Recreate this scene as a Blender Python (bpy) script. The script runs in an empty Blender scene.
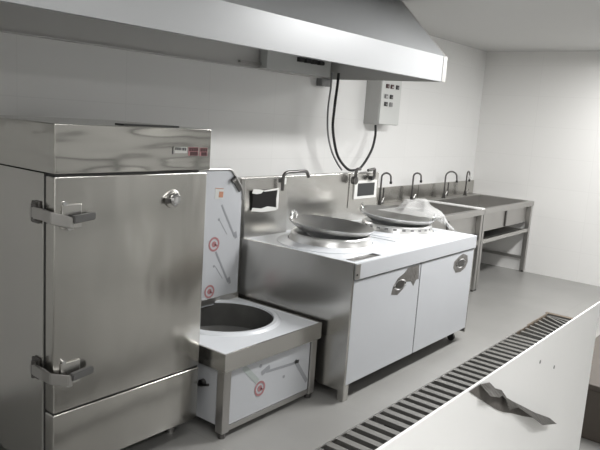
import bpy, bmesh, math, random
from mathutils import Vector, Matrix
from mathutils import noise as mnoise
S = bpy.context.scene
COL = S.collection
random.seed(4)

# ------------------------------------------------------------------ camera
def cam_setup():
    yaw, pitch, roll = (math.radians(a) for a in (-51.808, -9.44, 3.878))
    d = Vector((math.sin(-yaw)*math.cos(pitch), math.cos(yaw)*math.cos(pitch), math.sin(pitch)))
    ri = Vector((math.cos(yaw), math.sin(yaw), 0)); up = ri.cross(d)
    r2 = ri*math.cos(roll)+up*math.sin(roll); u2 = -ri*math.sin(roll)+up*math.cos(roll)
    cd = bpy.data.cameras.new('camera'); c = bpy.data.objects.new('camera', cd); COL.objects.link(c)
    m = Matrix((r2, u2, -d)).transposed().to_4x4(); m.translation = Vector((-2.854, -3.168, 1.554))
    c.matrix_world = m; cd.sensor_width = 36; cd.lens = 650.362/600*36; cd.clip_start = .02
    S.camera = c
cam_setup()

# ------------------------------------------------------------------ world, lamps, exposure
w = bpy.data.worlds.new('world'); S.world = w; w.use_nodes = True
w.node_tree.nodes['Background'].inputs[0].default_value = (.9, .95, 1, 1)
w.node_tree.nodes['Background'].inputs[1].default_value = .3
S.view_settings.view_transform = 'Standard'; S.view_settings.look = 'None'
S.view_settings.exposure = 0.0; S.view_settings.gamma = 1
CEIL = 2.42
LAMPS = [((1.25, -2.12), 72), ((-1.2, -2.14), 9), ((3.45, -2.12), 40), ((-2.7, -3.8), 29), ((1.4, -3.95), 3)]  # last two added behind the view to brighten the near fronts
for (lx, ly), pw in LAMPS:
    ld = bpy.data.lights.new('ceiling_lamp_light', 'AREA'); ld.shape = 'RECTANGLE'; ld.size = 1.15; ld.size_y = .26
    ld.energy = pw; ld.color = (1, .995, .985)
    lo = bpy.data.objects.new('ceiling_lamp_light', ld); COL.objects.link(lo); lo.location = (lx, ly, CEIL-.065)

# ------------------------------------------------------------------ materials
def mat(name, col, rough=.5, metal=0, bump=0, bscale=20, var=0, vscale=4, spec=.5, coat=0, stretch=None, bdist=.01, alpha=1):
    m = bpy.data.materials.new(name); m.use_nodes = True; nt = m.node_tree; b = nt.nodes['Principled BSDF']
    b.inputs['Base Color'].default_value = (*col, 1); b.inputs['Roughness'].default_value = rough
    b.inputs['Metallic'].default_value = metal; b.inputs['Specular IOR Level'].default_value = spec
    b.inputs['Coat Weight'].default_value = coat; b.inputs['Alpha'].default_value = alpha
    tc = nt.nodes.new('ShaderNodeTexCoord'); mp = nt.nodes.new('ShaderNodeMapping')
    nt.links.new(tc.outputs['Object'], mp.inputs[0])
    if stretch: mp.inputs['Scale'].default_value = stretch
    if var:
        n = nt.nodes.new('ShaderNodeTexNoise'); n.inputs['Scale'].default_value = vscale; n.inputs['Detail'].default_value = 4
        nt.links.new(mp.outputs[0], n.inputs['Vector'])
        mx = nt.nodes.new('ShaderNodeMix'); mx.data_type = 'RGBA'
        mx.inputs[6].default_value = (*[c*(1-var) for c in col], 1); mx.inputs[7].default_value = (*[min(1, c*(1+var)) for c in col], 1)
        nt.links.new(n.outputs[0], mx.inputs[0]); nt.links.new(mx.outputs[2], b.inputs['Base Color'])
    if bump:
        n = nt.nodes.new('ShaderNodeTexNoise'); n.inputs['Scale'].default_value = bscale; n.inputs['Detail'].default_value = 2
        nt.links.new(mp.outputs[0], n.inputs['Vector'])
        bp = nt.nodes.new('ShaderNodeBump'); bp.inputs['Strength'].default_value = bump; bp.inputs['Distance'].default_value = bdist
        nt.links.new(n.outputs[0], bp.inputs['Height']); nt.links.new(bp.outputs[0], b.inputs['Normal'])
    return m
STEEL = mat('stainless_steel', (.60, .59, .565), .27, 1, bump=.25, bscale=2.2, var=.03, bdist=.03)
STEELW = mat('stainless_wavy', (.56, .55, .52), .24, 1, bump=.45, bscale=2.6, var=.03, bdist=.03, stretch=(1.6, 1, .6))
STEELP = mat('stainless_rippled', (.56, .55, .52), .14, 1, bump=.8, bscale=2.4, var=.03, bdist=.03, stretch=(.55, 1, 2.2))
STEELD = mat('stainless_dull', (.50, .49, .475), .38, 1, bump=.2, bscale=5, var=.05)
CHROME = mat('chrome', (.62, .62, .62), .12, 1)
CHROMED = mat('dark_chrome', (.17, .165, .16), .28, 1)
LEVER = mat('lever_grey', (.13, .13, .128), .5, .3)
IRON = mat('wok_iron', (.60, .595, .585), .30, 1, bump=.1, bscale=60, var=.1)
FILM_DIM = mat('white_film_dimmed', (.50, .515, .54), .32, 0, bump=.06, bscale=9, var=.015)  # white film, darkened in colour for the dimmer upright faces
FILM_LIT = mat('white_film_lit_top', (.74, .765, .80), .25, 0, bump=.08, bscale=12, var=.02)  # same film, lightened in colour for tops that catch more light
FILM_LIT_NEAR = mat('white_film_lit_near', (.88, .88, .87), .35, 0, bump=.05, bscale=12, var=.015)  # same film, lightened in colour for the bright near face
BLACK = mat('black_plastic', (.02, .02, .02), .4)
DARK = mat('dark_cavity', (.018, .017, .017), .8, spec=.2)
SCREEN = mat('dark_glass_screen', (.03, .032, .034), .35, spec=.5)
WHITE = mat('white_plastic', (.72, .72, .70), .4)
GREYBOX = mat('grey_enamel', (.56, .57, .555), .4)
PINK = mat('pink_print', (.40, .19, .20), .5)
RED = mat('dark_red_print', (.06, .022, .024), .5)
GREYP = mat('grey_print', (.30, .31, .33), .5)
ORANGE = mat('orange_print', (.45, .22, .14), .5)
TEAR = mat('torn_film_steel', (.26, .25, .24), .4, .8, bump=.6, bscale=30, var=.3, vscale=25)
BARS = mat('drain_bar_steel', (.24, .236, .225), .5, .6, var=.2, vscale=9)
RINGM = mat('polished_ring_steel', (.80, .80, .79), .3, .75)
TEARD2 = mat('bare_steel_dull', (.13, .12, .11), .6, .1, bump=.3, bscale=30, var=.3, vscale=30)
TEARD = mat('curled_film', (.085, .08, .072), .5, .1, bump=.5, bscale=40, var=.4, vscale=40)
CARD = mat('brown_board', (.075, .063, .052), .7, var=.12)
CABLE = mat('cable_black', (.012, .012, .013), .45)
CONDUIT = mat('conduit_grey', (.22, .22, .22), .5)
RUST = mat('rusty_trim', (.22, .18, .14), .6, .3, var=.35, vscale=14)
HOODW = mat('hood_film_steel', (.42, .43, .44), .38, .2, bump=.05, bscale=3)
HOODI = mat('hood_inside_steel', (.60, .595, .58), .5, .35, var=.04)
CEILM = mat('ceiling_paint', (.62, .62, .61), .8, var=.01)

def wallmat(name, col, sx, sz, axis, offx=0, offz=0):
    m = bpy.data.materials.new(name); m.use_nodes = True; nt = m.node_tree; b = nt.nodes['Principled BSDF']
    b.inputs['Roughness'].default_value = .33; b.inputs['Specular IOR Level'].default_value = .4
    g = nt.nodes.new('ShaderNodeNewGeometry'); sp = nt.nodes.new('ShaderNodeSeparateXYZ'); nt.links.new(g.outputs['Position'], sp.inputs[0])
    cb = nt.nodes.new('ShaderNodeCombineXYZ'); nt.links.new(sp.outputs[axis], cb.inputs[0]); nt.links.new(sp.outputs[2], cb.inputs[1])
    mp = nt.nodes.new('ShaderNodeMapping'); mp.inputs['Location'].default_value = (offx, offz, 0); nt.links.new(cb.outputs[0], mp.inputs[0])
    br = nt.nodes.new('ShaderNodeTexBrick'); br.offset = 0; br.inputs['Scale'].default_value = 1
    br.inputs['Brick Width'].default_value = sx; br.inputs['Row Height'].default_value = sz
    br.inputs['Mortar Size'].default_value = .0022; br.inputs['Mortar Smooth'].default_value = .3
    br.inputs['Color1'].default_value = (*col, 1); br.inputs['Color2'].default_value = (*[c*.985 for c in col], 1)
    br.inputs['Mortar'].default_value = (*[c*.93 for c in col], 1)
    nt.links.new(mp.outputs[0], br.inputs['Vector']); nt.links.new(br.outputs[0], b.inputs['Base Color'])
    return m
WALLB = wallmat('white_wall_tile_back', (.82, .82, .81), .65, .325, 0, 1.17+.65*5, .065)
WALLR = wallmat('white_wall_tile_side', (.82, .815, .80), .65, .325, 1, 6.5, .005)

WALLG = wallmat('grey_wall_tile_front', (.46, .46, .45), .65, .325, 0)
def floormat():
    m = bpy.data.materials.new('grey_floor'); m.use_nodes = True; nt = m.node_tree; b = nt.nodes['Principled BSDF']
    g = nt.nodes.new('ShaderNodeNewGeometry')
    n = nt.nodes.new('ShaderNodeTexNoise'); n.inputs['Scale'].default_value = 1.6; n.inputs['Detail'].default_value = 6
    nt.links.new(g.outputs['Position'], n.inputs['Vector'])
    r = nt.nodes.new('ShaderNodeValToRGB'); r.color_ramp.elements[0].position = .35; r.color_ramp.elements[1].position = .7
    r.color_ramp.elements[0].color = (.255, .252, .243, 1); r.color_ramp.elements[1].color = (.30, .297, .286, 1)
    nt.links.new(n.outputs[0], r.inputs[0])
    br = nt.nodes.new('ShaderNodeTexBrick'); br.offset = 0; br.inputs['Scale'].default_value = 1
    br.inputs['Brick Width'].default_value = .8; br.inputs['Row Height'].default_value = .8
    br.inputs['Mortar Size'].default_value = .002; br.inputs['Mortar'].default_value = (.25, .246, .236, 1)
    nt.links.new(g.outputs['Position'], br.inputs['Vector']); nt.links.new(r.outputs[0], br.inputs['Color1']); nt.links.new(r.outputs[0], br.inputs['Color2'])
    nt.links.new(br.outputs[0], b.inputs['Base Color'])
    b.inputs['Roughness'].default_value = .33; b.inputs['Specular IOR Level'].default_value = .5
    return m
FLOOR = floormat()

def plasticmat():
    m = bpy.data.materials.new('clear_crumpled_plastic'); m.use_nodes = True; nt = m.node_tree
    b = nt.nodes['Principled BSDF']; b.inputs['Base Color'].default_value = (.86, .86, .85, 1); b.inputs['Roughness'].default_value = .25
    b.inputs['Alpha'].default_value = .22
    n = nt.nodes.new('ShaderNodeTexNoise'); n.inputs['Scale'].default_value = 18; n.inputs['Detail'].default_value = 3
    bp = nt.nodes.new('ShaderNodeBump'); bp.inputs['Strength'].default_value = .6; bp.inputs['Distance'].default_value = .02
    nt.links.new(n.outputs[0], bp.inputs['Height']); nt.links.new(bp.outputs[0], b.inputs['Normal'])
    return m
PLASTIC = plasticmat()

# ------------------------------------------------------------------ mesh helpers
def BM(): return bmesh.new()
def box(bm, x0, x1, y0, y1, z0, z1, bev=0, seg=2):
    r = bmesh.ops.create_cube(bm, size=1)
    vs = r['verts']
    for v in vs: v.co = Vector(((x0+x1)/2+v.co.x*(x1-x0), (y0+y1)/2+v.co.y*(y1-y0), (z0+z1)/2+v.co.z*(z1-z0)))
    if bev:
        es = list({e for v in vs for e in v.link_edges})
        bmesh.ops.bevel(bm, geom=es, offset=bev, segments=seg, affect='EDGES', profile=.5)
    return bm
def bx(*a, **k): return box(BM(), *a, **k)
def tube(bm, pts, r, n=10, closed=False):
    pts = [Vector(p) for p in pts]; rings = []
    rr = r if isinstance(r, (list, tuple)) else [r]*len(pts)
    prev = None
    for i, p in enumerate(pts):
        t = (pts[min(i+1, len(pts)-1)]-pts[max(i-1, 0)]).normalized()
        if prev is None:
            a = t.cross(Vector((0, 0, 1)));  a = a if a.length > .1 else t.cross(Vector((1, 0, 0)))
            a.normalize()
        else: a = (prev-t*prev.dot(t)).normalized()
        prev = a; b = t.cross(a)
        rings.append([bm.verts.new(p+(a*math.cos(2*math.pi*k/n)+b*math.sin(2*math.pi*k/n))*rr[i]) for k in range(n)])
    for A, B in zip(rings, rings[1:]):
        for k in range(n): bm.faces.new((A[k], A[(k+1) % n], B[(k+1) % n], B[k]))
    bm.faces.new(rings[0][::-1]); bm.faces.new(rings[-1])
    return bm
def smooth_path(pts, n=8):
    pts = [Vector(p) for p in pts]; out = []
    P = [pts[0]*2-pts[1]]+pts+[pts[-1]*2-pts[-2]]
    for i in range(1, len(P)-2):
        for k in range(n):
            t = k/n; a, b, c, d = P[i-1:i+3]
            out.append(.5*((2*b)+(c-a)*t+(2*a-5*b+4*c-d)*t*t+(3*b-a-3*c+d)*t**3))
    out.append(pts[-1]); return out
def round_path(pts, r, n=5):
    """polyline with rounded corners"""
    pts = [Vector(p) for p in pts]; out = [pts[0]]
    for a, b, c in zip(pts, pts[1:], pts[2:]):
        u = (a-b).normalized(); v = (c-b).normalized(); rr = min(r, (a-b).length/2.05, (c-b).length/2.05)
        p0, p2 = b+u*rr, b+v*rr
        for k in range(n+1):
            t = k/n; out.append(p0*(1-t)**2+b*2*t*(1-t)+p2*t*t)
    out.append(pts[-1]); return out
def lathe(bm, prof, c=(0, 0, 0), n=48, close=False):
    c = Vector(c); rings = []
    for r, z in prof:
        if r < 1e-6: rings.append([bm.verts.new(c+Vector((0, 0, z)))])
        else: rings.append([bm.verts.new(c+Vector((r*math.cos(2*math.pi*k/n), r*math.sin(2*math.pi*k/n), z))) for k in range(n)])
    prs = list(zip(rings, rings[1:]))
    if close: prs.append((rings[-1], rings[0]))
    for A, B in prs:
        for k in range(n):
            k2 = (k+1) % n
            if len(A) == 1 and len(B) == 1: continue
            if len(A) == 1: bm.faces.new((A[0], B[k], B[k2]))
            elif len(B) == 1: bm.faces.new((A[k2], A[k], B[0]))
            else: bm.faces.new((A[k], A[k2], B[k2], B[k]))
    return bm
def prism(bm, pts, d):
    """closed polygon (3-D points, planar) extruded by vector d"""
    d = Vector(d); A = [bm.verts.new(Vector(p)) for p in pts]; B = [bm.verts.new(Vector(p)+d) for p in pts]
    bm.faces.new(A); bm.faces.new(B[::-1]); n = len(A)
    for k in range(n): bm.faces.new((A[k], B[k], B[(k+1) % n], A[(k+1) % n]))
    return bm
def obj(name, bm, m, parent=None, smooth=False, label=None):
    bmesh.ops.recalc_face_normals(bm, faces=bm.faces[:])
    me = bpy.data.meshes.new(name); bm.to_mesh(me); bm.free(); me.materials.append(m)
    if smooth:
        for p in me.polygons: p.use_smooth = True
        try: me.set_sharp_from_angle(angle=math.radians(35))
        except Exception: pass
    o = bpy.data.objects.new(name, me); COL.objects.link(o)
    if parent:
        o.parent = parent
        top = parent
        while top.parent: top = top.parent
        loc = world_loc(parent); me.transform(Matrix.Translation(-loc))
    if label: o['label'] = label
    return o
def world_loc(o):
    l = Vector(o.location)
    while o.parent: o = o.parent; l += Vector(o.location)
    return l
def thing(name, label, cat, loc=(0, 0, 0), group=None):
    o = bpy.data.objects.new(name, None); COL.objects.link(o); o.location = loc; o.empty_display_size = .1
    o['label'] = label; o['category'] = cat
    if group: o['group'] = group
    return o
def tag(o, label, cat, group=None):
    o['label'] = label; o['category'] = cat
    if group: o['group'] = group
    return o
def struct(name, bm, m): o = obj(name, bm, m); o['kind'] = 'structure'; return o
def copy_tree(o, parent=None):
    c = o.copy(); COL.objects.link(c); c.parent = parent
    for ch in list(o.children): copy_tree(ch, c)
    return c

# ------------------------------------------------------------------ the room
XL, XR, YF = -3.9, 4.392, -4.6
DX0, DX1, DY0, DY1 = -1.6, 2.857, -1.715, -1.50      # drain trench
bm = BM()
box(bm, XL, XR, DY1, 0, -.1, 0); box(bm, XL, XR, YF, DY0, -.1, 0)
box(bm, XL, DX0, DY0, DY1, -.1, 0); box(bm, DX1, XR, DY0, DY1, -.1, 0)
struct('floor', bm, FLOOR)
struct('ceiling', bx(XL, XR, YF, 0, CEIL, CEIL+.1), CEILM)
struct('wall_back', bx(XL-.1, XR+.1, 0, .12, -.1, CEIL+.1), WALLB)
struct('wall_right', bx(XR, XR+.12, YF, 0, -.1, CEIL+.1), WALLR)
struct('wall_left', bx(XL-.12, XL, YF, 0, -.1, CEIL+.1), WALLR)
struct('wall_front', bx(XL-.1, XR+.1, YF-.12, YF, -.1, CEIL+.1), WALLG)
struct('added_reflect_band', bx(-.6, XR, YF, YF+.03, .98, 1.12, bev=.004), BLACK)  # unseen dark band, added so the steel has a streak to mirror
struct('added_reflect_door', bx(1.5, 2.2, YF, YF+.05, 0, .98, bev=.004), WHITE)  # unseen door, added only for the steel to mirror
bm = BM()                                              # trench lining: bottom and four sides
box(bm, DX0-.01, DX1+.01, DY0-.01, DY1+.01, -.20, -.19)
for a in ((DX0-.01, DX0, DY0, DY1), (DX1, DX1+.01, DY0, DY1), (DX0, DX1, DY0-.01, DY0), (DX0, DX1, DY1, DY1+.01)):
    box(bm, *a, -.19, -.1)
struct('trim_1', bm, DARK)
bm = BM()                                              # rusty steel lip round the trench
box(bm, DX1-.006, DX1+.040, DY0-.022, DY1+.022, .0, .004)
box(bm, DX1-.5, DX1-.006, DY1-.003, DY1+.008, 0, .003); box(bm, DX1-.5, DX1-.006, DY0-.010, DY0+.003, 0, .003)
struct('trim_2', bm, RUST)

# ceiling lamps (behind and above the photographer's view; the last two are added fill)
for i, ((lx, ly), pw) in enumerate(LAMPS):
    t = thing('ceiling_light', ['long ceiling light above the two-wok range', 'long ceiling light nearest the tall steel cabinet', 'long ceiling light nearest the sinks', 'added long fill light behind the view, above the near work counter', 'added long fill light by the unseen front wall, far from the cabinet'][i], 'ceiling light', (lx, ly, CEIL))
    obj('housing', bx(lx-.62, lx+.62, ly-.16, ly+.16, CEIL-.05, CEIL, bev=.008), WHITE, t)
    dm = BM(); box(dm, lx-.58, lx+.58, ly-.13, ly+.13, CEIL-.06, CEIL-.05)
    em = bpy.data.materials.new('lamp_diffuser'); em.use_nodes = True
    eb = em.node_tree.nodes['Principled BSDF']; eb.inputs['Emission Color'].default_value = (1, .985, .96, 1); eb.inputs['Emission Strength'].default_value = 5
    obj('diffuser', dm, em, t)

# ------------------------------------------------------------------ range hood
HX0, HX1, HD, HZ0, HZ1 = -2.6, 1.38, 1.031, 1.858, 2.028
t = thing('range_hood', 'long pale steel extraction hood on the wall above the range', 'range hood', (0, 0, CEIL))
th = .012
SY = -HD + (CEIL-HZ1)*(HD-.865)/(2.194-HZ1)            # where the slope meets the ceiling
prof = [(-HD, HZ0), (-HD, HZ1), (SY, CEIL-.002), (SY+.03, CEIL-.002), (-HD+th, HZ1-.01), (-HD+th, HZ0+.02), (-HD+.03, HZ0+.02), (-HD+.03, HZ0)]
obj('canopy', prism(BM(), [(HX0, y, z) for y, z in prof], (HX1-HX0-.02, 0, 0)), HOODW, t)
endp = [(-HD, HZ0), (-HD, HZ1), (SY, CEIL-.002), (0, CEIL-.002), (0, HZ0)]
for x in (HX0, HX1-.014):
    obj('end_panel', prism(BM(), [(x, y, z) for y, z in endp], (.014, 0, 0)), HOODI, t)
bm = BM()
box(bm, HX1-.05, HX1+.002, -HD-.004, -HD, HZ0, HZ1)
obj('corner_trim', bm, STEELD, t, label='narrow steel corner strip')
obj('back_panel', prism(BM(), [(HX0+.014, -.004, HZ0), (HX0+.014, -.004, CEIL-.01), (HX0+.014, -.025, CEIL-.01), (HX0+.014, -.025, HZ0+.008), (HX0+.014, -.045, HZ0+.008), (HX0+.014, -.045, HZ0)], (HX1-HX0-.03, 0, 0)), HOODI, t)
obj('filter_panel', bx(.56, 1.30, -.10, -.03, 1.868, 2.08, bev=.004), GREYBOX, t, label='pale grey filter box')
for k in range(4):
    x = .88+.08*k
    obj('filter_handle', prism(BM(), [(x, -.101, 1.945), (x+.05, -.101, 1.945), (x+.055, -.101, 1.958), (x+.05, -.101, 1.975), (x, -.101, 1.975)], (0, -.03, 0)), BLACK, t)
obj('seam_strip', bx(.35, .62, -.05, -.03, 1.885, 1.90), STEELD, t)
obj('mounting_bracket', bx(1.25, 1.37, -.06, -.004, 1.80, 1.858, bev=.004), CONDUIT, t)

# ------------------------------------------------------------------ tall cabinet
FX0, FX1, FY, FZ, FB = -1.574, -.818, -1.017, 1.472, -.27
t = thing('steel_cabinet', 'tall upright stainless steel cabinet with strap hinges at the left', 'cabinet', (FX0, FB, 0))
obj('body', bx(FX0, FX1, FY+.072, FB, .08, 1.2865, bev=.003), STEEL, t)
bm = BM()
for px, py in ((FX0+.06, FY+.12), (FX1-.06, FY+.12), (FX0+.06, FB-.06), (FX1-.06, FB-.06)):
    obj('foot', tube(BM(), [(px, py, 0), (px, py, .08)], .022, 14), STEELD, t)
hd = obj('top_panel', bx(FX0, FX1+.010, FY-.004, FB, 1.290, FZ, bev=.004), STEELP, t)
bm.free()
# upper door, wavy skin
def panel(x0, x1, z0, z1, y0, y1, amp=0, nx=24, nz=36, seed=0):
    b = BM(); box(b, x0, x1, y0, y1, z0, z1, bev=.006, seg=3)
    return b
dr = obj('door', panel(FX0+.002, FX1-.002, .362, 1.280, FY, FY+.060), STEELW, t, smooth=True)
obj('lower_door', panel(FX0+.002, FX1-.002, .095, .354, FY, FY+.060), STEELW, t, smooth=True)
obj('door_gasket', bx(FX0+.006, FX1-.006, FY+.008, FY+.066, .3545, .3615), BLACK, t)
obj('gasket', bx(FX0+.004, FX0+.02, FY+.0605, FY+.0715, .10, 1.284), BLACK, t)
obj('gap_shadow_strip', bx(FX0+.006, FX1-.05, FY+.004, FY+.066, 1.2805, 1.2895), BLACK, t).name = 'top_gap_shade'  # black strip standing in for the shade in the gap below the top panel
# label marks on the top panel
yl = FY-.0055
lb = obj('label_strip', bx(-1.020, -.950, yl, yl+.0015, 1.366, 1.392), mat('label_pale', (.50, .50, .48), .4), hd, label='small pale printed label')
bm = BM()
for k, (dx, w_) in enumerate(((.0, .009), (.011, .009), (.022, .010), (.036, .004), (.042, .010), (.054, .009))):
    box(bm, -1.018+dx, -1.018+dx+w_, yl-.0008, yl-.0001, 1.379-.0005*k, 1.391-.0005*k)
box(bm, -1.034, -1.024, yl-.0008, yl+.001, 1.389, 1.3925); box(bm, -1.0305, -1.0275, yl-.0008, yl+.001, 1.362, 1.389)
obj('lettering', bm, mat('dark_print', (.07, .07, .07), .5), lb)
for x0_, x1_, z0_, z1_ in ((-.940, -.886, 1.356, 1.390), (-.874, -.832, 1.354, 1.388)):
    q = obj('badge', bx(x0_-.0015, x1_+.0015, yl, yl+.0015, z0_-.0015, z1_+.0015, bev=.0005), PINK, hd, label='dark red printed badge with a pale pink border')
    bm = BM(); zz = (z0_+z1_)/2
    for k in range(4):
        w_ = (x1_-x0_)/4; box(bm, x0_+w_*k+.0008, x0_+w_*(k+1)-.0008, yl-.0008, yl-.0001, zz+.001, z1_)
    box(bm, x0_+.006, x1_-.002, yl-.0008, yl-.0001, z0_, zz-.001)
    obj('badge_print', bm, RED, q)
# black strip lying at the back of the cabinet's top
obj('vent_strip', bx(-1.235, -.945, -.96, -.90, FZ, FZ+.006, bev=.001), BLACK, t, label='low black strip on the cabinet top')
# strap hinges
def hinge(zc, tilt):
    x0 = FX0; y = FY
    h = obj('hinge', bx(x0+.028, x0+.112, y-.008, y-.0002, zc-.050, zc+.042, bev=.003), STEEL, t)
    b = BM(); box(b, x0-.012, x0-.0002, y+.085, y+.135, zc-.040, zc+.044, bev=.004)
    obj('side_plate', b, CHROMED, h)
    b = BM()
    prism(b, [(x0-.030, y+.115, zc+.026), (x0-.034, y+.02, zc+.030), (x0-.024, y-.020, zc+.022), (x0+.040, y-.040, zc+.004), (x0+.062, y-.038, zc-.006), (x0+.062, y-.020, zc-.006), (x0+.036, y-.022, zc+.002), (x0-.010, y-.006, zc+.016), (x0-.014, y+.03, zc+.022), (x0-.012, y+.115, zc+.020)], (0, 0, -.044))
    bmesh.ops.recalc_face_normals(b, faces=b.faces[:])
    bmesh.ops.bevel(b, geom=b.edges[:], offset=.003, segments=2, affect='EDGES')
    obj('strap', b, STEELD, h)
    b = BM(); tube(b, [(x0-.018, y+.10, zc-.030), (x0-.018, y+.10, zc+.036)], .013, 16)
    obj('pin', b, CHROMED, h, smooth=True)
    b = BM()
    prism(b, [(x0+.056, y-.018, zc-.026), (x0+.056, y-.046, zc-.026), (x0+.150, y-.044, zc-.020+tilt), (x0+.154, y-.020, zc-.020+tilt)], (0, 0, .028))
    bmesh.ops.recalc_face_normals(b, faces=b.faces[:])
    bmesh.ops.bevel(b, geom=b.edges[:], offset=.004, segments=2, affect='EDGES')
    obj('lever', b, LEVER, h)
    obj('bolt', tube(BM(), [(x0+.052, y-.009, zc-.044), (x0+.052, y-.024, zc-.044)], .010, 12), CHROME, h, smooth=True)
    obj('bolt', tube(BM(), [(x0+.040, y-.0002, zc+.046), (x0+.040, y-.012, zc+.046)], .009, 12), CHROME, h, smooth=True)
hinge(1.135, .004); hinge(.520, .004)
# round knob
kb = obj('knob_plate', lathe(BM(), [(0, 0), (.040, 0), (.040, .004), (.034, .008), (0, .008)], n=32), STEELW, t, smooth=True)
kb.location = Vector((-1.018, FY-.0002, 1.170))-t.location; kb.rotation_euler = (math.pi/2, 0, 0); kb.data.transform(Matrix.Translation(t.location))
k2 = BM(); lathe(k2, [(0, 0), (.022, 0), (.027, .006), (.027, .016), (.020, .024), (0, .026)], n=32)
bmesh.ops.transform(k2, matrix=Matrix.Translation((-1.018, FY-.008, 1.170)) @ Matrix.Rotation(math.pi/2, 4, 'X'), verts=k2.verts)
obj('knob', k2, CHROME, t, smooth=True)
k2 = BM(); box(k2, -1.064, -1.032, FY-.016, FY-.0002, 1.152, 1.176, bev=.004); obj('latch', k2, CHROMED, t)

# ------------------------------------------------------------------ low soup stove
PX0, PX1, PYF, PYS, PZ = -.778, -.030, -1.148, -.497, .437
HC = (-.380, -.735); HR = .284
t = thing('soup_stove', 'low single stock pot stove with white film and a big round well', 'stove', (PX0, PYS, 0))
def plate_hole(bm, x0, x1, y0, y1, z0, z1, c, r, n=48):
    for z, flip in ((z0, False), (z1, True)):
        pass
    def rect_pt(a):
        dx, dy = math.cos(a), math.sin(a); ts = []
        if dx > 1e-9: ts.append((x1-c[0])/dx)
        if dx < -1e-9: ts.append((x0-c[0])/dx)
        if dy > 1e-9: ts.append((y1-c[1])/dy)
        if dy < -1e-9: ts.append((y0-c[1])/dy)
        k = min(ts); return (c[0]+dx*k, c[1]+dy*k)
    A = sorted([2*math.pi*k/n for k in range(n)]+[math.atan2(y-c[1], x-c[0]) % (2*math.pi) for x in (x0, x1) for y in (y0, y1)])
    R = []
    for a in A:
        ox, oy = rect_pt(a); ix, iy = c[0]+r*math.cos(a), c[1]+r*math.sin(a)
        R.append([bm.verts.new((ix, iy, z1)), bm.verts.new((ox, oy, z1)), bm.verts.new((ox, oy, z0)), bm.verts.new((ix, iy, z0))])
    m_ = len(R)
    for k in range(m_):
        P, Q = R[k], R[(k+1) % m_]
        for j in range(4): bm.faces.new((P[j], Q[j], Q[(j+1) % 4], P[(j+1) % 4]))
    return bm
obj('stove_top', plate_hole(BM(), PX0+.004, PX1-.004, PYF+.004, PYS, PZ-.012, PZ, HC, HR), FILM_LIT, t)
bm = BM()
for a in ((PX0, PX1, PYF, PYF+.012), (PX0, PX0+.012, PYF+.012, PYS+.10), (PX1-.012, PX1, PYF+.012, PYS+.10)):
    box(bm, *a, PZ-.088, PZ+.001)
obj('apron', bm, STEEL, t)
obj('well_rim', lathe(BM(), [(HR-.012, .001), (HR-.010, .012), (HR+.012, .014), (HR+.028, .004), (HR+.03, .0), (HR-.004, .0)], (HC[0], HC[1], PZ), close=True), FILM_LIT, t, smooth=True)
obj('pot_well', lathe(BM(), [(HR-.002, -.001), (HR-.004, -.14), (HR-.07, -.20), (.05, -.21), (0, -.21), (0, -.216), (.05, -.216), (HR-.062, -.206), (HR+.006, -.142), (HR+.006, -.02), (HR+.006, -.012)], (HC[0], HC[1], PZ)), mat('well_dark_steel', (.16, .16, .155), .45, .7, var=.3, vscale=8), t, smooth=True)
for x, y in ((PX0+.012, PYF+.012), (PX1-.062, PYF+.012), (PX0+.012, PYS+.04), (PX1-.062, PYS+.04)):
    obj('leg', bx(x, x+.048, y, y+.048, .03, PZ-.089, bev=.003), STEELD, t)
    obj('foot', tube(BM(), [(x+.024, y+.024, 0), (x+.024, y+.024, .03)], .018, 12), CHROMED, t)
fp = obj('front_panel', bx(PX0+.064, PX1-.066, PYF+.022, PYF+.034, .062, PZ-.092), FILM_DIM, t, label='white filmed front panel')
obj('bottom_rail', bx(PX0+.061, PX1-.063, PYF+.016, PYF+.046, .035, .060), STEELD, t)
obj('side_panel', bx(PX0+.022, PX0+.034, PYF+.064, PYS+.036, .06, PZ-.09), FILM_DIM, t, label='white filmed side panel')
obj('side_panel', bx(PX1-.034, PX1-.022, PYF+.064, PYS+.036, .06, PZ-.09), STEELD, t)
obj('gas_valve', tube(tube(BM(), [(PX0-.0, PYF+.16, .25), (PX0+.022, PYF+.16, .25)], .018, 12), [(PX0-.006, PYF+.10, .262), (PX0-.006, PYF+.19, .235)], .007, 8), CHROMED, t, smooth=True)
# splash with clipped corner
sp_y = PYS
prof = [(PX0, .437), (PX0, 1.222), (-.143, 1.222), (-.040, 1.10), (-.036, .437)]
bs = obj('backsplash', prism(BM(), [(x, sp_y, z) for x, z in prof], (0, .05, 0)), FILM_DIM, t, label='tall backsplash under white printed film')
obj('splash_foot', bx(PX0, -.036, sp_y-.010, sp_y-.0005, .438, .470), STEELD, bs)
b = BM(); tube(b, round_path([(PX0, sp_y-.004, 1.228), (-.143, sp_y-.004, 1.228), (-.036, sp_y-.004, 1.10), (-.033, sp_y-.004, 1.04)], .03), .007, 8)
obj('edge_tube', b, STEELD, bs, smooth=True)
b = BM(); prism(b, [(-.135, sp_y-.012, 1.165), (-.12, sp_y-.012, 1.18), (-.055, sp_y-.012, 1.105), (-.07, sp_y-.012, 1.09)], (0, .011, 0))
tube(b, [(-.142, sp_y-.012, 1.158), (-.115, sp_y-.016, 1.178)], .013, 10); obj('water_tap', b, CHROMED, bs)
yy = sp_y-.0008
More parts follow.
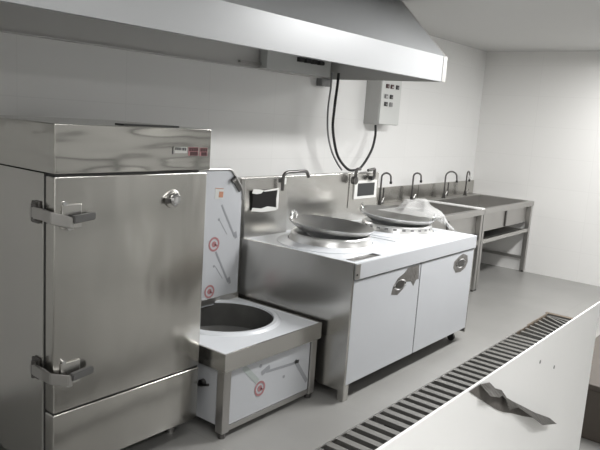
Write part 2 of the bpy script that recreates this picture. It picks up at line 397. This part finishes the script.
def disc(bm, cx, cz, r0, r1, y, n=28):
    A = [bm.verts.new((cx+r1*math.cos(2*math.pi*k/n), y, cz+r1*math.sin(2*math.pi*k/n))) for k in range(n)]
    if r0:
        B = [bm.verts.new((cx+r0*math.cos(2*math.pi*k/n), y, cz+r0*math.sin(2*math.pi*k/n))) for k in range(n)]
        for k in range(n): bm.faces.new((A[k], A[(k+1) % n], B[(k+1) % n], B[k]))
    else: bm.faces.new(A)
def solid(bm, d=.0006):
    r = bmesh.ops.extrude_face_region(bm, geom=bm.faces[:])
    bmesh.ops.translate(bm, vec=(0, -d, 0), verts=[v for v in r['geom'] if isinstance(v, bmesh.types.BMVert)])
    return bm
def strip2(bm, x0, z0, x1, z1, w_, y):
    d = Vector((x1-x0, 0, z1-z0)).normalized(); n = Vector((-d.z, 0, d.x))*w_/2
    p = [Vector((x0, y, z0))+n, Vector((x1, y, z1))+n, Vector((x1, y, z1))-n, Vector((x0, y, z0))-n]
    bm.faces.new([bm.verts.new(q) for q in p])
def stamp(parent, cx, cz, r, y):
    b = BM(); disc(b, cx, cz, r*.72, r, y); disc(b, cx, cz, 0, r*.42, y); strip2(b, cx+r*.1, cz, cx+r*.6, cz-r*.3, r*.25, y)
    return obj('round_stamp', solid(b), PINK, parent, label='pink round printed mark')
stamp(bs, -.252, .792, .043, yy); stamp(bs, -.272, .512, .040, yy)
b = BM(); strip2(b, -.262, 1.088, -.194, 1.083, .058, yy); obj('printed_picture', solid(b), GREYBOX, bs, label='small orange printed picture')
b = BM(); strip2(b, -.232, 1.083, -.198, 1.080, .034, yy-.001); strip2(b, -.262, 1.119, -.196, 1.114, .004, yy-.001); obj('picture_inset', solid(b), ORANGE, bs)
b = BM()
strip2(b, -.205, 1.02, -.085, .82, .013, yy); strip2(b, -.215, .93, -.15, .84, .004, yy); strip2(b, -.235, .745, -.120, .545, .013, yy); strip2(b, -.235, .66, -.17, .575, .004, yy)
strip2(b, -.082, .85, -.070, .81, .020, yy); strip2(b, -.117, .575, -.105, .535, .018, yy)
disc(b, -.222, .935, 0, .008, yy); disc(b, -.245, .66, 0, .008, yy)
obj('printed_lines', solid(b), GREYP, bs)
# prints on the front panel
yf = PYF+.0214
b = BM(); strip2(b, -.625, .332, -.515, .225, .030, yf); obj('printed_band', solid(b), mat('pale_print', (.40, .44, .43), .5), fp)
stamp(fp, -.498, .185, .040, yf-.001)
b = BM(); strip2(b, -.455, .262, -.215, .247, .014, yf); strip2(b, -.490, .262, -.430, .284, .026, yf-.0004); strip2(b, -.222, .262, -.105, .110, .024, yf); disc(b, -.50, .305, 0, .010, yf); disc(b, -.31, .195, 0, .009, yf)
obj('printed_lines', solid(b), GREYP, fp)
b = BM(); strip2(b, -.222, .253, -.190, .250, .018, yf-.0012); obj('printed_corner', solid(b), BLACK, fp)

# ------------------------------------------------------------------ two-wok range
W, YFR, YS, SZ = 1.572, -1.306, -.442, .80
t = thing('wok_range', 'wide stainless two-wok range with white filmed doors', 'cooking range', (0, YS, 0))
obj('body', bx(.018, W-.018, YFR+.03, -.30, .105, .765), STEELD, t)
obj('side_panel', bx(0, .016, YFR, -.30, .072, SZ, bev=.002), STEEL, t)
obj('side_panel', bx(W-.016, W, YFR, -.30, .072, SZ, bev=.002), STEEL, t)
tp = obj('worktop', bx(.018, W-.018, YFR+.008, YS-.001, .766, SZ, bev=.003), FILM_LIT, t, label='white filmed worktop')
fa = obj('fascia', bx(.017, W-.004, YFR-.010, YFR+.007, .706, SZ-.001, bev=.004), FILM_DIM, t, label='white filmed front edge')
obj('corner_cap', bx(.002, .05, YFR-.014, YFR-.0105, .712, SZ-.004, bev=.001), STEELD, fa)
b = BM(); tube(b, [(.018, YFR-.017, .738), (.018, YFR-.0145, .738)], .006, 10); obj('rivet', b, BLACK, fa)
obj('slot', bx(.05, .30, YFR+.030, YFR+.085, SZ, SZ+.002), TEAR, tp, label='bare steel slot in the worktop')
obj('slot_end', bx(.28, .32, YFR+.030, YFR+.085, SZ+.002, SZ+.003), BLACK, tp)
obj('film_seam', bx(.775, .787, -1.10, -.80, SZ, SZ+.002), GREYP, tp)
XS = .770
for i, (a, c) in enumerate(((.018, XS-.005), (XS+.005, W-.012))):
    d = obj('door', bx(a, c, YFR, YFR+.022, .104, .698, bev=.003), FILM_DIM, t)
    if i == 0:   # torn film patch next to the seam
        pts = [(.425, .555), (.44, .60), (.49, .645), (.56, .665), (.60, .692), (.74, .694), (.752, .60), (.72, .60), (.69, .565), (.655, .60), (.60, .605), (.56, .565), (.50, .54)]
        hx, hz = .52, .60
    else:
        pts = [(1.245, .60), (1.25, .645), (1.31, .668), (1.38, .685), (1.43, .67), (1.46, .66), (1.475, .615), (1.44, .575), (1.37, .555), (1.29, .56)]
        hx, hz = 1.36, .617
    b = BM(); prism(b, [(x, YFR-.0012, z) for x, z in pts], (0, .001, 0)); obj('torn_film_patch', b, TEAR, d, label='bare steel patch where the film is torn')
    b = BM(); lathe(b, [(.030, 0), (.036, .004), (.042, 0)], n=32, close=True)
    bmesh.ops.transform(b, matrix=Matrix.Translation((hx, YFR-.0022, hz)) @ Matrix.Diagonal((1.75, 1, .8, 1)) @ Matrix.Rotation(math.pi/2, 4, 'X'), verts=b.verts)
    b2 = obj('recessed_handle', b, CHROME, d, smooth=True)
    b = BM(); disc(b, 0, 0, 0, .030, 0, 24)
    bmesh.ops.transform(b, matrix=Matrix.Translation((hx, YFR-.0016, hz)) @ Matrix.Diagonal((1.75, 1, .8, 1)), verts=b.verts)
    strip2(b, hx-.045, hz+.004, hx+.045, hz+.012, .010, YFR-.003)
    obj('handle_cup', solid(b, .0006), CHROMED, b2)
obj('door_gap', bx(XS-.0045, XS+.0045, YFR+.003, YFR+.03, .104, .70), BLACK, t).name = 'door_seam'
obj('toe_gap_shade', bx(.03, W-.03, YFR+.06, YFR+.08, .06, .104), DARK, t)  # dark board standing in for the shaded gap under the doors
for x in (.022, W-.07):
    for y in (YFR+.012, -.37):
        if x > 1 and y < -1:
            c = obj('caster', tube(tube(BM(), [(x-.010, YFR+.075, .026), (x+.010, YFR+.075, .026)], .026, 20), [(x, YFR+.075, .026), (x, YFR+.06, .104)], .012, 8), BLACK, t)
        else:
            obj('foot', bx(x, x+.045, y, y+.045, 0, .104, bev=.003), STEEL, t)
# backsplash with the two consoles
bs = obj('backsplash', bx(0, W, YS, YS+.06, .70, 1.164, bev=.003), STEEL, t)
obj('console', prism(BM(), [(.006, YS-.001, .80), (.006, YS-.05, .80), (.006, YS-.03, 1.155), (.006, YS-.001, 1.160)], (.40, 0, 0)), STEEL, bs).name = 'console_front'
c2 = obj('console_front', prism(BM(), [(1.17, YS-.001, .90), (1.17, YS-.006, .90), (1.17, YS-.006, 1.155), (1.17, YS-.001, 1.160)], (.398, 0, 0)), STEEL, bs)
yA = YS-.040
ho = obj('control_opening', bx(.062, .292, yA-.012, yA+.02, .968, 1.088), DARK, bs, label='black control cutout with torn white film edges')
b = BM()
for pts in ([(.050, 1.075), (.06, 1.10), (.12, 1.095), (.16, 1.088), (.13, 1.07), (.09, 1.068)], [(.05, .965), (.06, .985), (.14, .975), (.20, .985), (.29, .972), (.285, .955), (.15, .952)], [(.285, .96), (.30, .96), (.302, 1.09), (.288, 1.09), (.278, 1.03)], [(.16, 1.088), (.30, 1.098), (.30, 1.085), (.16, 1.080)]):
    prism(b, [(x, yA-.0135, z) for x, z in pts], (0, -.003, 0))
obj('torn_edge', b, WHITE, ho)
obj('notch', bx(.318, .345, YS-.0315, YS-.026, 1.10, 1.156), BLACK, bs)
obj('notch_tab', bx(.345, .392, YS-.036, YS-.030, 1.115, 1.156), WHITE, bs)
yB = YS-.0065
fr = obj('screen_frame', bx(1.225, 1.535, yB-.012, yB, .965, 1.105, bev=.004), WHITE, bs, label='white frame of the right-hand control screen')
obj('screen', bx(1.262, 1.495, yB-.0145, yB-.0121, .988, 1.085), SCREEN, fr)
def swing_faucet(x, y, z0, zt, dx, dy, drop):
    b = BM(); tube(b, round_path([(x, y, z0), (x, y, zt), (x+dx, y+dy, zt+.008), (x+dx+.01*(1 if dx > 0 else -1), y+dy-.01, zt-drop)], .045, 6), .011, 12)
    return obj('water_pipe', b, CHROMED, t, smooth=True)
swing_faucet(.325, YS-.062, 1.08, 1.196, .205, -.03, .035)
b = BM(); tube(b, [(1.17, YS-.03, 1.115), (1.17, YS-.06, 1.115)], .030, 16); tube(b, round_path([(1.17, YS-.05, 1.10), (1.17, YS-.055, 1.20), (1.22, YS-.055, 1.20)], .03), .012, 10)
obj('valve', b, CHROMED, t, smooth=True)
b = BM(); tube(b, round_path([(1.36, YS-.035, 1.185), (1.455, YS-.035, 1.195), (1.455, YS-.035, 1.125), (1.41, YS-.035, 1.115)], .012), .011, 10)
obj('water_pipe', b, CHROMED, t, smooth=True)
obj('valve_knob', tube(BM(), [(1.41, YS-.02, 1.125), (1.41, YS-.055, 1.125)], .016, 14), BLACK, t, smooth=True)
WOKS = [((.368, -.878), .918, (.046, -.055), .262), ((1.170, -.877), .924, (-.001, -.063), .268)]
for (cx, cy), zr, tl, rr in WOKS:
    b = BM(); lathe(b, [(.215, .0), (.262, .0), (.258, .022), (.249, .034), (.247, .056), (.240, .064), (.228, .064), (.222, .056), (.216, .02)], (cx, cy, SZ+.0005), close=True)
    rg = obj('burner_ring', b, RINGM, t, smooth=True, label='bright steel burner ring')
    b = BM(); lathe(b, [(.264, 0), (.330, 0), (.330, .003), (.264, .020)], (cx, cy, SZ+.0005), close=True)
    obj('ring_skirt', b, FILM_LIT, rg, smooth=True)
    for k in range(26 if cx > 1 else 0):
        a = 2*math.pi*k/26
        b = BM(); box(b, .244, .2485, -.012, .012, .036, .050)
        bmesh.ops.transform(b, matrix=Matrix.Translation((cx, cy, SZ)) @ Matrix.Rotation(a, 4, 'Z'), verts=b.verts)
        obj('vent_slot', b, CONDUIT, rg)
# woks
def wok(i):
    (cx, cy), zr, tl, rr = WOKS[i]
    lab = ['large iron wok on the left burner, empty', 'large iron wok on the right burner, with crumpled clear plastic over it'][i]
    n = Vector((math.sin(tl[0]), math.sin(tl[1]), 1)).normalized()
    rot = Vector((0, 0, 1)).rotation_difference(n).to_euler()
    t = thing('wok', lab, 'wok', (cx, cy, zr)); t.rotation_euler = rot; t['group'] = 'woks on the range'
    prof = []; dep = .100
    for k in range(13):
        r = rr*k/12; prof.append((r, -dep+dep*(k/12)**2))
    outer = [(r+.004, z-.006+(.004 if k == 12 else 0)) for k, (r, z) in enumerate(prof)]; outer[0] = (0, -dep-.006)
    full = prof+[(rr+.005, .003)]+outer[::-1]
    b = BM(); lathe(b, full, (0, 0, 0), 64)
    o = obj('bowl', b, IRON, None, smooth=True); o.parent = t
    for s in ((0,), (0, 1))[i]:
        a0 = math.radians([108, 124][i]+(165 if s else 0))
        b = BM(); c0, c1 = a0-.17, a0+.17
        P = [(rr*math.cos(c0)*.97, rr*math.sin(c0)*.97, -.016), ((rr-.006)*math.cos(c0+.01), (rr-.006)*math.sin(c0+.01), .018), ((rr-.010)*math.cos(a0), (rr-.010)*math.sin(a0), .036), ((rr-.006)*math.cos(c1-.01), (rr-.006)*math.sin(c1-.01), .018), (rr*math.cos(c1)*.97, rr*math.sin(c1)*.97, -.016)]
        tube(b, smooth_path(P), .008, 10); o = obj('handle', b, CHROME, None, smooth=True); o.parent = t
    return t
wok(0); wok(1)
# crumpled plastic over the right wok
b = BM(); NX, NY = 34, 30; V = []
for i in range(NX+1):
    row = []
    for j in range(NY+1):
        u, v = i/NX, j/NY
        x = 1.08+.42*u; y = -1.19+.42*v
        e = max(abs(u-.5), abs(v-.5))*2
        h = .945+.085*math.cos(min(1, math.hypot(u-.5, v-.52)*1.7)*math.pi/1.3) + .035*(mnoise.noise(Vector((u*4, v*4, 3)))) + .008*mnoise.noise(Vector((u*14, v*5, 8)))
        if math.hypot(u-.45, v-.5) > .48: h -= .06*(math.hypot(u-.45, v-.5)-.48)/.2
        x += .03*mnoise.noise(Vector((u*5, v*5, 11))); y += .03*mnoise.noise(Vector((u*5, v*5, 17)))
        h = max(h, .94 if math.hypot(x-1.18, y+.89) < .31 else .815)
        row.append(b.verts.new((x, y, h)))
    V.append(row)
for i in range(NX):
    for j in range(NY): b.faces.new((V[i][j], V[i+1][j], V[i+1][j+1], V[i][j+1]))
r = bmesh.ops.extrude_face_region(b, geom=b.faces[:]); bmesh.ops.translate(b, vec=(0, 0, .0015), verts=[v for v in r['geom'] if isinstance(v, bmesh.types.BMVert)])
tag(obj('plastic_sheet', b, PLASTIC, smooth=True), 'crumpled clear plastic sheet heaped over the right-hand wok', 'plastic sheet')

# ------------------------------------------------------------------ control box and cables
bxm = (1.955, 2.325, -.16, 0, 1.533, 1.93)
t = thing('control_box', 'grey wall-mounted electrical switch box below the hood end', 'control box', (2.14, 0, 1.533))
obj('casing', bx(1.965, 2.295, -.145, -.001, 1.533, 1.93, bev=.004), mat('casing_grey', (.42, .42, .41), .5), t)
dd = obj('box_door', bx(1.968, 2.292, -.16, -.1455, 1.536, 1.927, bev=.004), GREYBOX, t)
for i, (x, z, c) in enumerate(((2.05, 1.862, RED), (2.125, 1.862, RED), (2.215, 1.862, BLACK), (2.04, 1.775, BLACK), (2.125, 1.775, BLACK), (2.045, 1.71, BLACK), (2.13, 1.71, BLACK))):
    b = BM(); box(b, x-.023, x+.023, -.170, -.1602, z-.018, z+.018, bev=.003)
    o = obj('switch', b, c if i in (0, 1) else CONDUIT if i in (3, 6) else BLACK, dd)
    obj('switch_light', bx(x-.007, x+.007, -.173, -.1701, z-.011, z+.002), WHITE if i in (1, 3) else CONDUIT, o)
yc = -.14
P = [(1.268, -.20, 1.90), (1.262, -.20, 1.80), (1.245, -.20, 1.62), (1.248, -.20, 1.47), (1.33, -.20, 1.28), (1.475, -.20, 1.17), (1.56, -.22, 1.155), (1.68, -.21, 1.185), (1.85, -.18, 1.31), (1.955, -.14, 1.43), (2.01, -.10, 1.522)]
tag(obj('power_cable', tube(BM(), smooth_path(P), .0105, 10), CABLE, smooth=True), 'black power cable looping from the hood to the switch box', 'cable')
P = [(1.225, -.17, 1.90), (1.22, -.17, 1.78), (1.205, -.17, 1.62), (1.225, -.17, 1.45), (1.29, -.17, 1.31), (1.38, -.17, 1.21), (1.45, -.17, 1.155)]
tag(obj('conduit', tube(BM(), smooth_path(P), .007, 8), CONDUIT, smooth=True), 'thin grey conduit hanging left of the black cable', 'cable')

# ------------------------------------------------------------------ sinks
SD, KZ = .75, .804
def sink_unit(x0, x1, label):
    t = thing('sink_unit', label, 'sink', (x0, 0, 0), 'stainless sink tables along the wall')
    xm = (x0+x1)/2; fw = .055
    b = BM()
    box(b, x0, x1, -SD, -SD+.055, KZ-.05, KZ, bev=.003); box(b, x0, x1, -.13, -.005, KZ-.03, KZ, bev=.003)
    box(b, x0, x0+.05, -SD+.055, -.13, KZ-.05, KZ); box(b, x1-.05, x1, -SD+.055, -.13, KZ-.05, KZ)
    obj('rim', b, STEELD, t)
    for a, c in ((x0+.05, x1-.05),):
        b = BM(); y0, y1, z0, z1 = -SD+.055, -.13, .575, KZ-.003; k = .006
        box(b, a, c, y0, y1, z0-k, z0); box(b, a, a+k, y0, y1, z0, z1); box(b, c-k, c, y0, y1, z0, z1); box(b, a+k, c-k, y0, y0+k, z0, z1); box(b, a+k, c-k, y1-k, y1, z0, z1)
        bb = obj('basin', b, STEELD, t)
        obj('drain', lathe(BM(), [(0, .001), (.035, .001), (.045, .004), (.045, -.012), (0, -.012)], ((a+c)/2, -.42, z0+.001), 20), CHROME, bb, smooth=True)
    bs = obj('backsplash', bx(x0+.001, x1-.001, -.022, -.004, KZ, .957, bev=.002), STEELW, t)
    for q in (.25, .5, .75)[1:2]:
        obj('seam', bx(x0+(x1-x0)*q-.006, x0+(x1-x0)*q+.006, -.027, -.0225, KZ+.001, .955), CHROMED, bs)
    for lx in (x0+.004, x1-.049):
        for ly in (-SD+.01, -.075):
            lg = obj('leg', bx(lx, lx+.045, ly, ly+.045, .02, KZ-.05, bev=.002), STEELD, t)
            obj('foot', tube(BM(), [(lx+.022, ly+.022, 0), (lx+.022, ly+.022, .02)], .016, 10), CHROMED, lg)
    if x0 < 2: obj('film_strip', bx(x1-.075, x1-.001, -SD+.002, -.03, KZ+.0002, KZ+.014, bev=.002), FILM_LIT_NEAR, t, label='white film left on the end rim')
    obj('front_seam', bx(xm-.012, xm+.012, -SD+.042, -SD+.0545, .575, KZ-.052), CHROMED, t)
    obj('front_rail', bx(x0+.05, x1-.05, -SD+.015, -SD+.05, .462, .502, bev=.003), STEEL, t)
    obj('shelf', bx(x0+.05, x1-.05, -SD+.05, -.08, .475, .485), STEELD, t)
    for lx in (x0+.012, x1-.042): obj('side_rail', bx(lx, lx+.03, -SD+.055, -.075, .145, .175), STEELD, t)
    obj('drain_hose', tube(BM(), smooth_path([(xm+.34, -.42, .473), (xm+.30, -.40, .42), (xm-.05, -.35, .30), (xm-.35, -.28, .16), (xm-.42, -.25, .03)]), .014, 10), CONDUIT, t, smooth=True)
    return t
sink_unit(1.70, 3.040, 'stainless sink table nearer the range, partly hidden by the white filmed doors')
sink_unit(3.046, 4.385, 'stainless sink table in the corner against the right wall')
flab = ['gooseneck faucet nearest the control screen of the range', 'gooseneck faucet directly behind the plastic-covered wok', 'gooseneck faucet over the corner sink, second from the right wall', 'gooseneck faucet closest to the right wall']
def faucet(x, i, h, ang, reach):
    y = -.085
    t = thing('faucet', flab[i], 'faucet', (x, y, KZ), 'gooseneck faucets over the sinks')
    obj('base', lathe(BM(), [(0, 0), (.024, 0), (.024, .006), (.016, .012), (.015, .05), (0, .05)], (x, y, KZ), 20), CHROMED, t, smooth=True)
    dx, dy = math.cos(ang), math.sin(ang); P = [(x, y, KZ+.05), (x, y, KZ+h-reach/2)]
    for k in range(1, 10):
        a = math.pi*k/9*.88; P.append((x+dx*reach/2*(1-math.cos(a)), y+dy*reach/2*(1-math.cos(a)), KZ+h-reach/2+reach/2*math.sin(a)))
    P.append((x+dx*reach*1.02, y+dy*reach*1.02, KZ+h-reach/2-.03))
    obj('spout', tube(BM(), P, .0085, 10), CHROMED, t, smooth=True)
    obj('nozzle', tube(BM(), [P[-1], Vector(P[-1])+Vector((0, 0, -.022))], .012, 12), BLACK, t, smooth=True)
    obj('lever', tube(tube(BM(), [(x, y, KZ+.03), (x+.03, y-.01, KZ+.034)], .007, 8), [(x+.03, y-.01, KZ+.034), (x+.045, y-.02, KZ+.075)], .005, 8), CHROME, t, smooth=True)
faucet(2.21, 0, .30, -1.0, .085)
faucet(2.80, 1, .285, -1.0, .075)
faucet(3.50, 2, .285, -.9, .12)
faucet(4.03, 3, .275, -2.45, .11)

# ------------------------------------------------------------------ drain grates
GL = .7; gx = DX1-.05; i = 0
glabs = ['last floor grate by the rusty trench end, its bars lying askew', 'straight barred floor grate next to the askew one', 'barred floor grate in front of the range right door', 'barred floor grate in front of the range left door', 'barred floor grate nearest the bottom of the view', 'barred floor grate below the tall cabinet side']
while gx > DX0+.3 and i < 6:
    g0 = gx-GL+.006
    t = thing('floor_grate', glabs[i], 'drain grate', (g0, DY0, -.02), 'floor grates over the drain trench')
    b = BM()
    if i == 0:
        n = 9
        for k in range(n):
            x = g0+.02+(GL-.05)*k/(n-1)
            sk = .03+.13*min(1, k/6)
            x1_ = min(x+sk, gx-.004)
            prism(b, [(x, DY0+.006, -.03), (x+.03, DY0+.006, -.03), (min(x1_+.03, gx-.001), DY1-.012, -.03), (x1_, DY1-.012, -.03)], (0, 0, .026))
    else:
        n = 8
        for k in range(n):
            x = g0+.006+(GL-.016)*k/n
            box(b, x, x+.042, DY0+.006, DY1-.006, -.03, -.003)
    obj('bars', b, BARS, t, label='askew bars' if i == 0 else None)
    b = BM(); box(b, g0, gx-.002, DY0+.001, DY0+.0055, -.035, -.003); box(b, g0, gx-.002, DY1-.0055, DY1-.001, -.035, -.003)
    obj('frame', b, STEELD if i else RUST, t)
    gx -= GL; i += 1

# ------------------------------------------------------------------ near counter with filmed upstand
t = thing('work_counter', 'white filmed steel counter edge close to the viewer, its film torn', 'counter', (-1.85, -3.2, 0))
NX0, NX1, NY, NZ = -2.75, -1.386, -2.845, 1.207
up = obj('upstand', bx(NX0, NX1, NY, NY+.004, .80, NZ, bev=.001), FILM_LIT_NEAR, t, label='white filmed upstand with a torn strip')
obj('counter_top', bx(NX0, NX1, -3.55, NY-.0005, .76, .80, bev=.003), STEEL, t)
for x in (NX0+.03, NX1-.075):
    for y in (-3.52, NY-.06): obj('leg', bx(x, x+.045, y, y+.045, 0, .76, bev=.003), STEELD, t)
# torn film: ragged dark patch and a curled flap standing off the face
pts = [(-2.054, 1.206), (-2.023, 1.2065), (-1.988, 1.199), (-1.966, 1.184), (-1.936, 1.172), (-1.91, 1.152), (-1.881, 1.137), (-1.823, 1.109), (-1.76, 1.078), (-1.665, 1.036), (-1.664, 1.033), (-1.745, 1.063), (-1.817, 1.091), (-1.874, 1.115), (-1.911, 1.129), (-1.939, 1.142), (-1.982, 1.165), (-2.019, 1.186)]
b = BM(); prism(b, [(x, NY-.001, min(z, NZ-.001)) for x, z in pts], (0, -.0008, 0)); obj('torn_strip', b, TEARD2, up, label='bare steel strip where the film is torn')
b = BM(); top = [(-2.023, 1.2065), (-1.988, 1.199), (-1.966, 1.184), (-1.936, 1.172), (-1.91, 1.152), (-1.881, 1.137), (-1.823, 1.109), (-1.76, 1.078), (-1.665, 1.036)]; V = []
for k, (x, z) in enumerate(top):
    V.append([b.verts.new((x, NY-.0025-j*.004*(1+.4*math.sin(1+k)), min(NZ+.001, z+.001)-j*.004*(1+.5*math.sin(k*2.1)))) for j in range(4)])
for k in range(len(V)-1):
    for j in range(3): b.faces.new((V[k][j], V[k+1][j], V[k+1][j+1], V[k][j+1]))
solid(b, .001); obj('film_flap', b, TEARD, up, smooth=True)
b = BM()
for x, z in [(-1.756, 1.169), (-1.669, 1.136)]: disc(b, x, z, 0, .0035, NY-.0003, 8)
obj('specks', solid(b, .0004), CONDUIT, up)

# brown-sided low cabinet standing beyond the counter end
t = thing('storage_box', 'brownish low box at the far right behind the white filmed counter', 'box', (1.4, -2.5, 0))
obj('box_body', bx(.605, 2.195, -2.745, -2.225, 0, .27, bev=.006), CARD, t)
obj('box_lid', bx(.60, 2.2, -2.75, -2.22, .2705, .30, bev=.004), CARD, t)
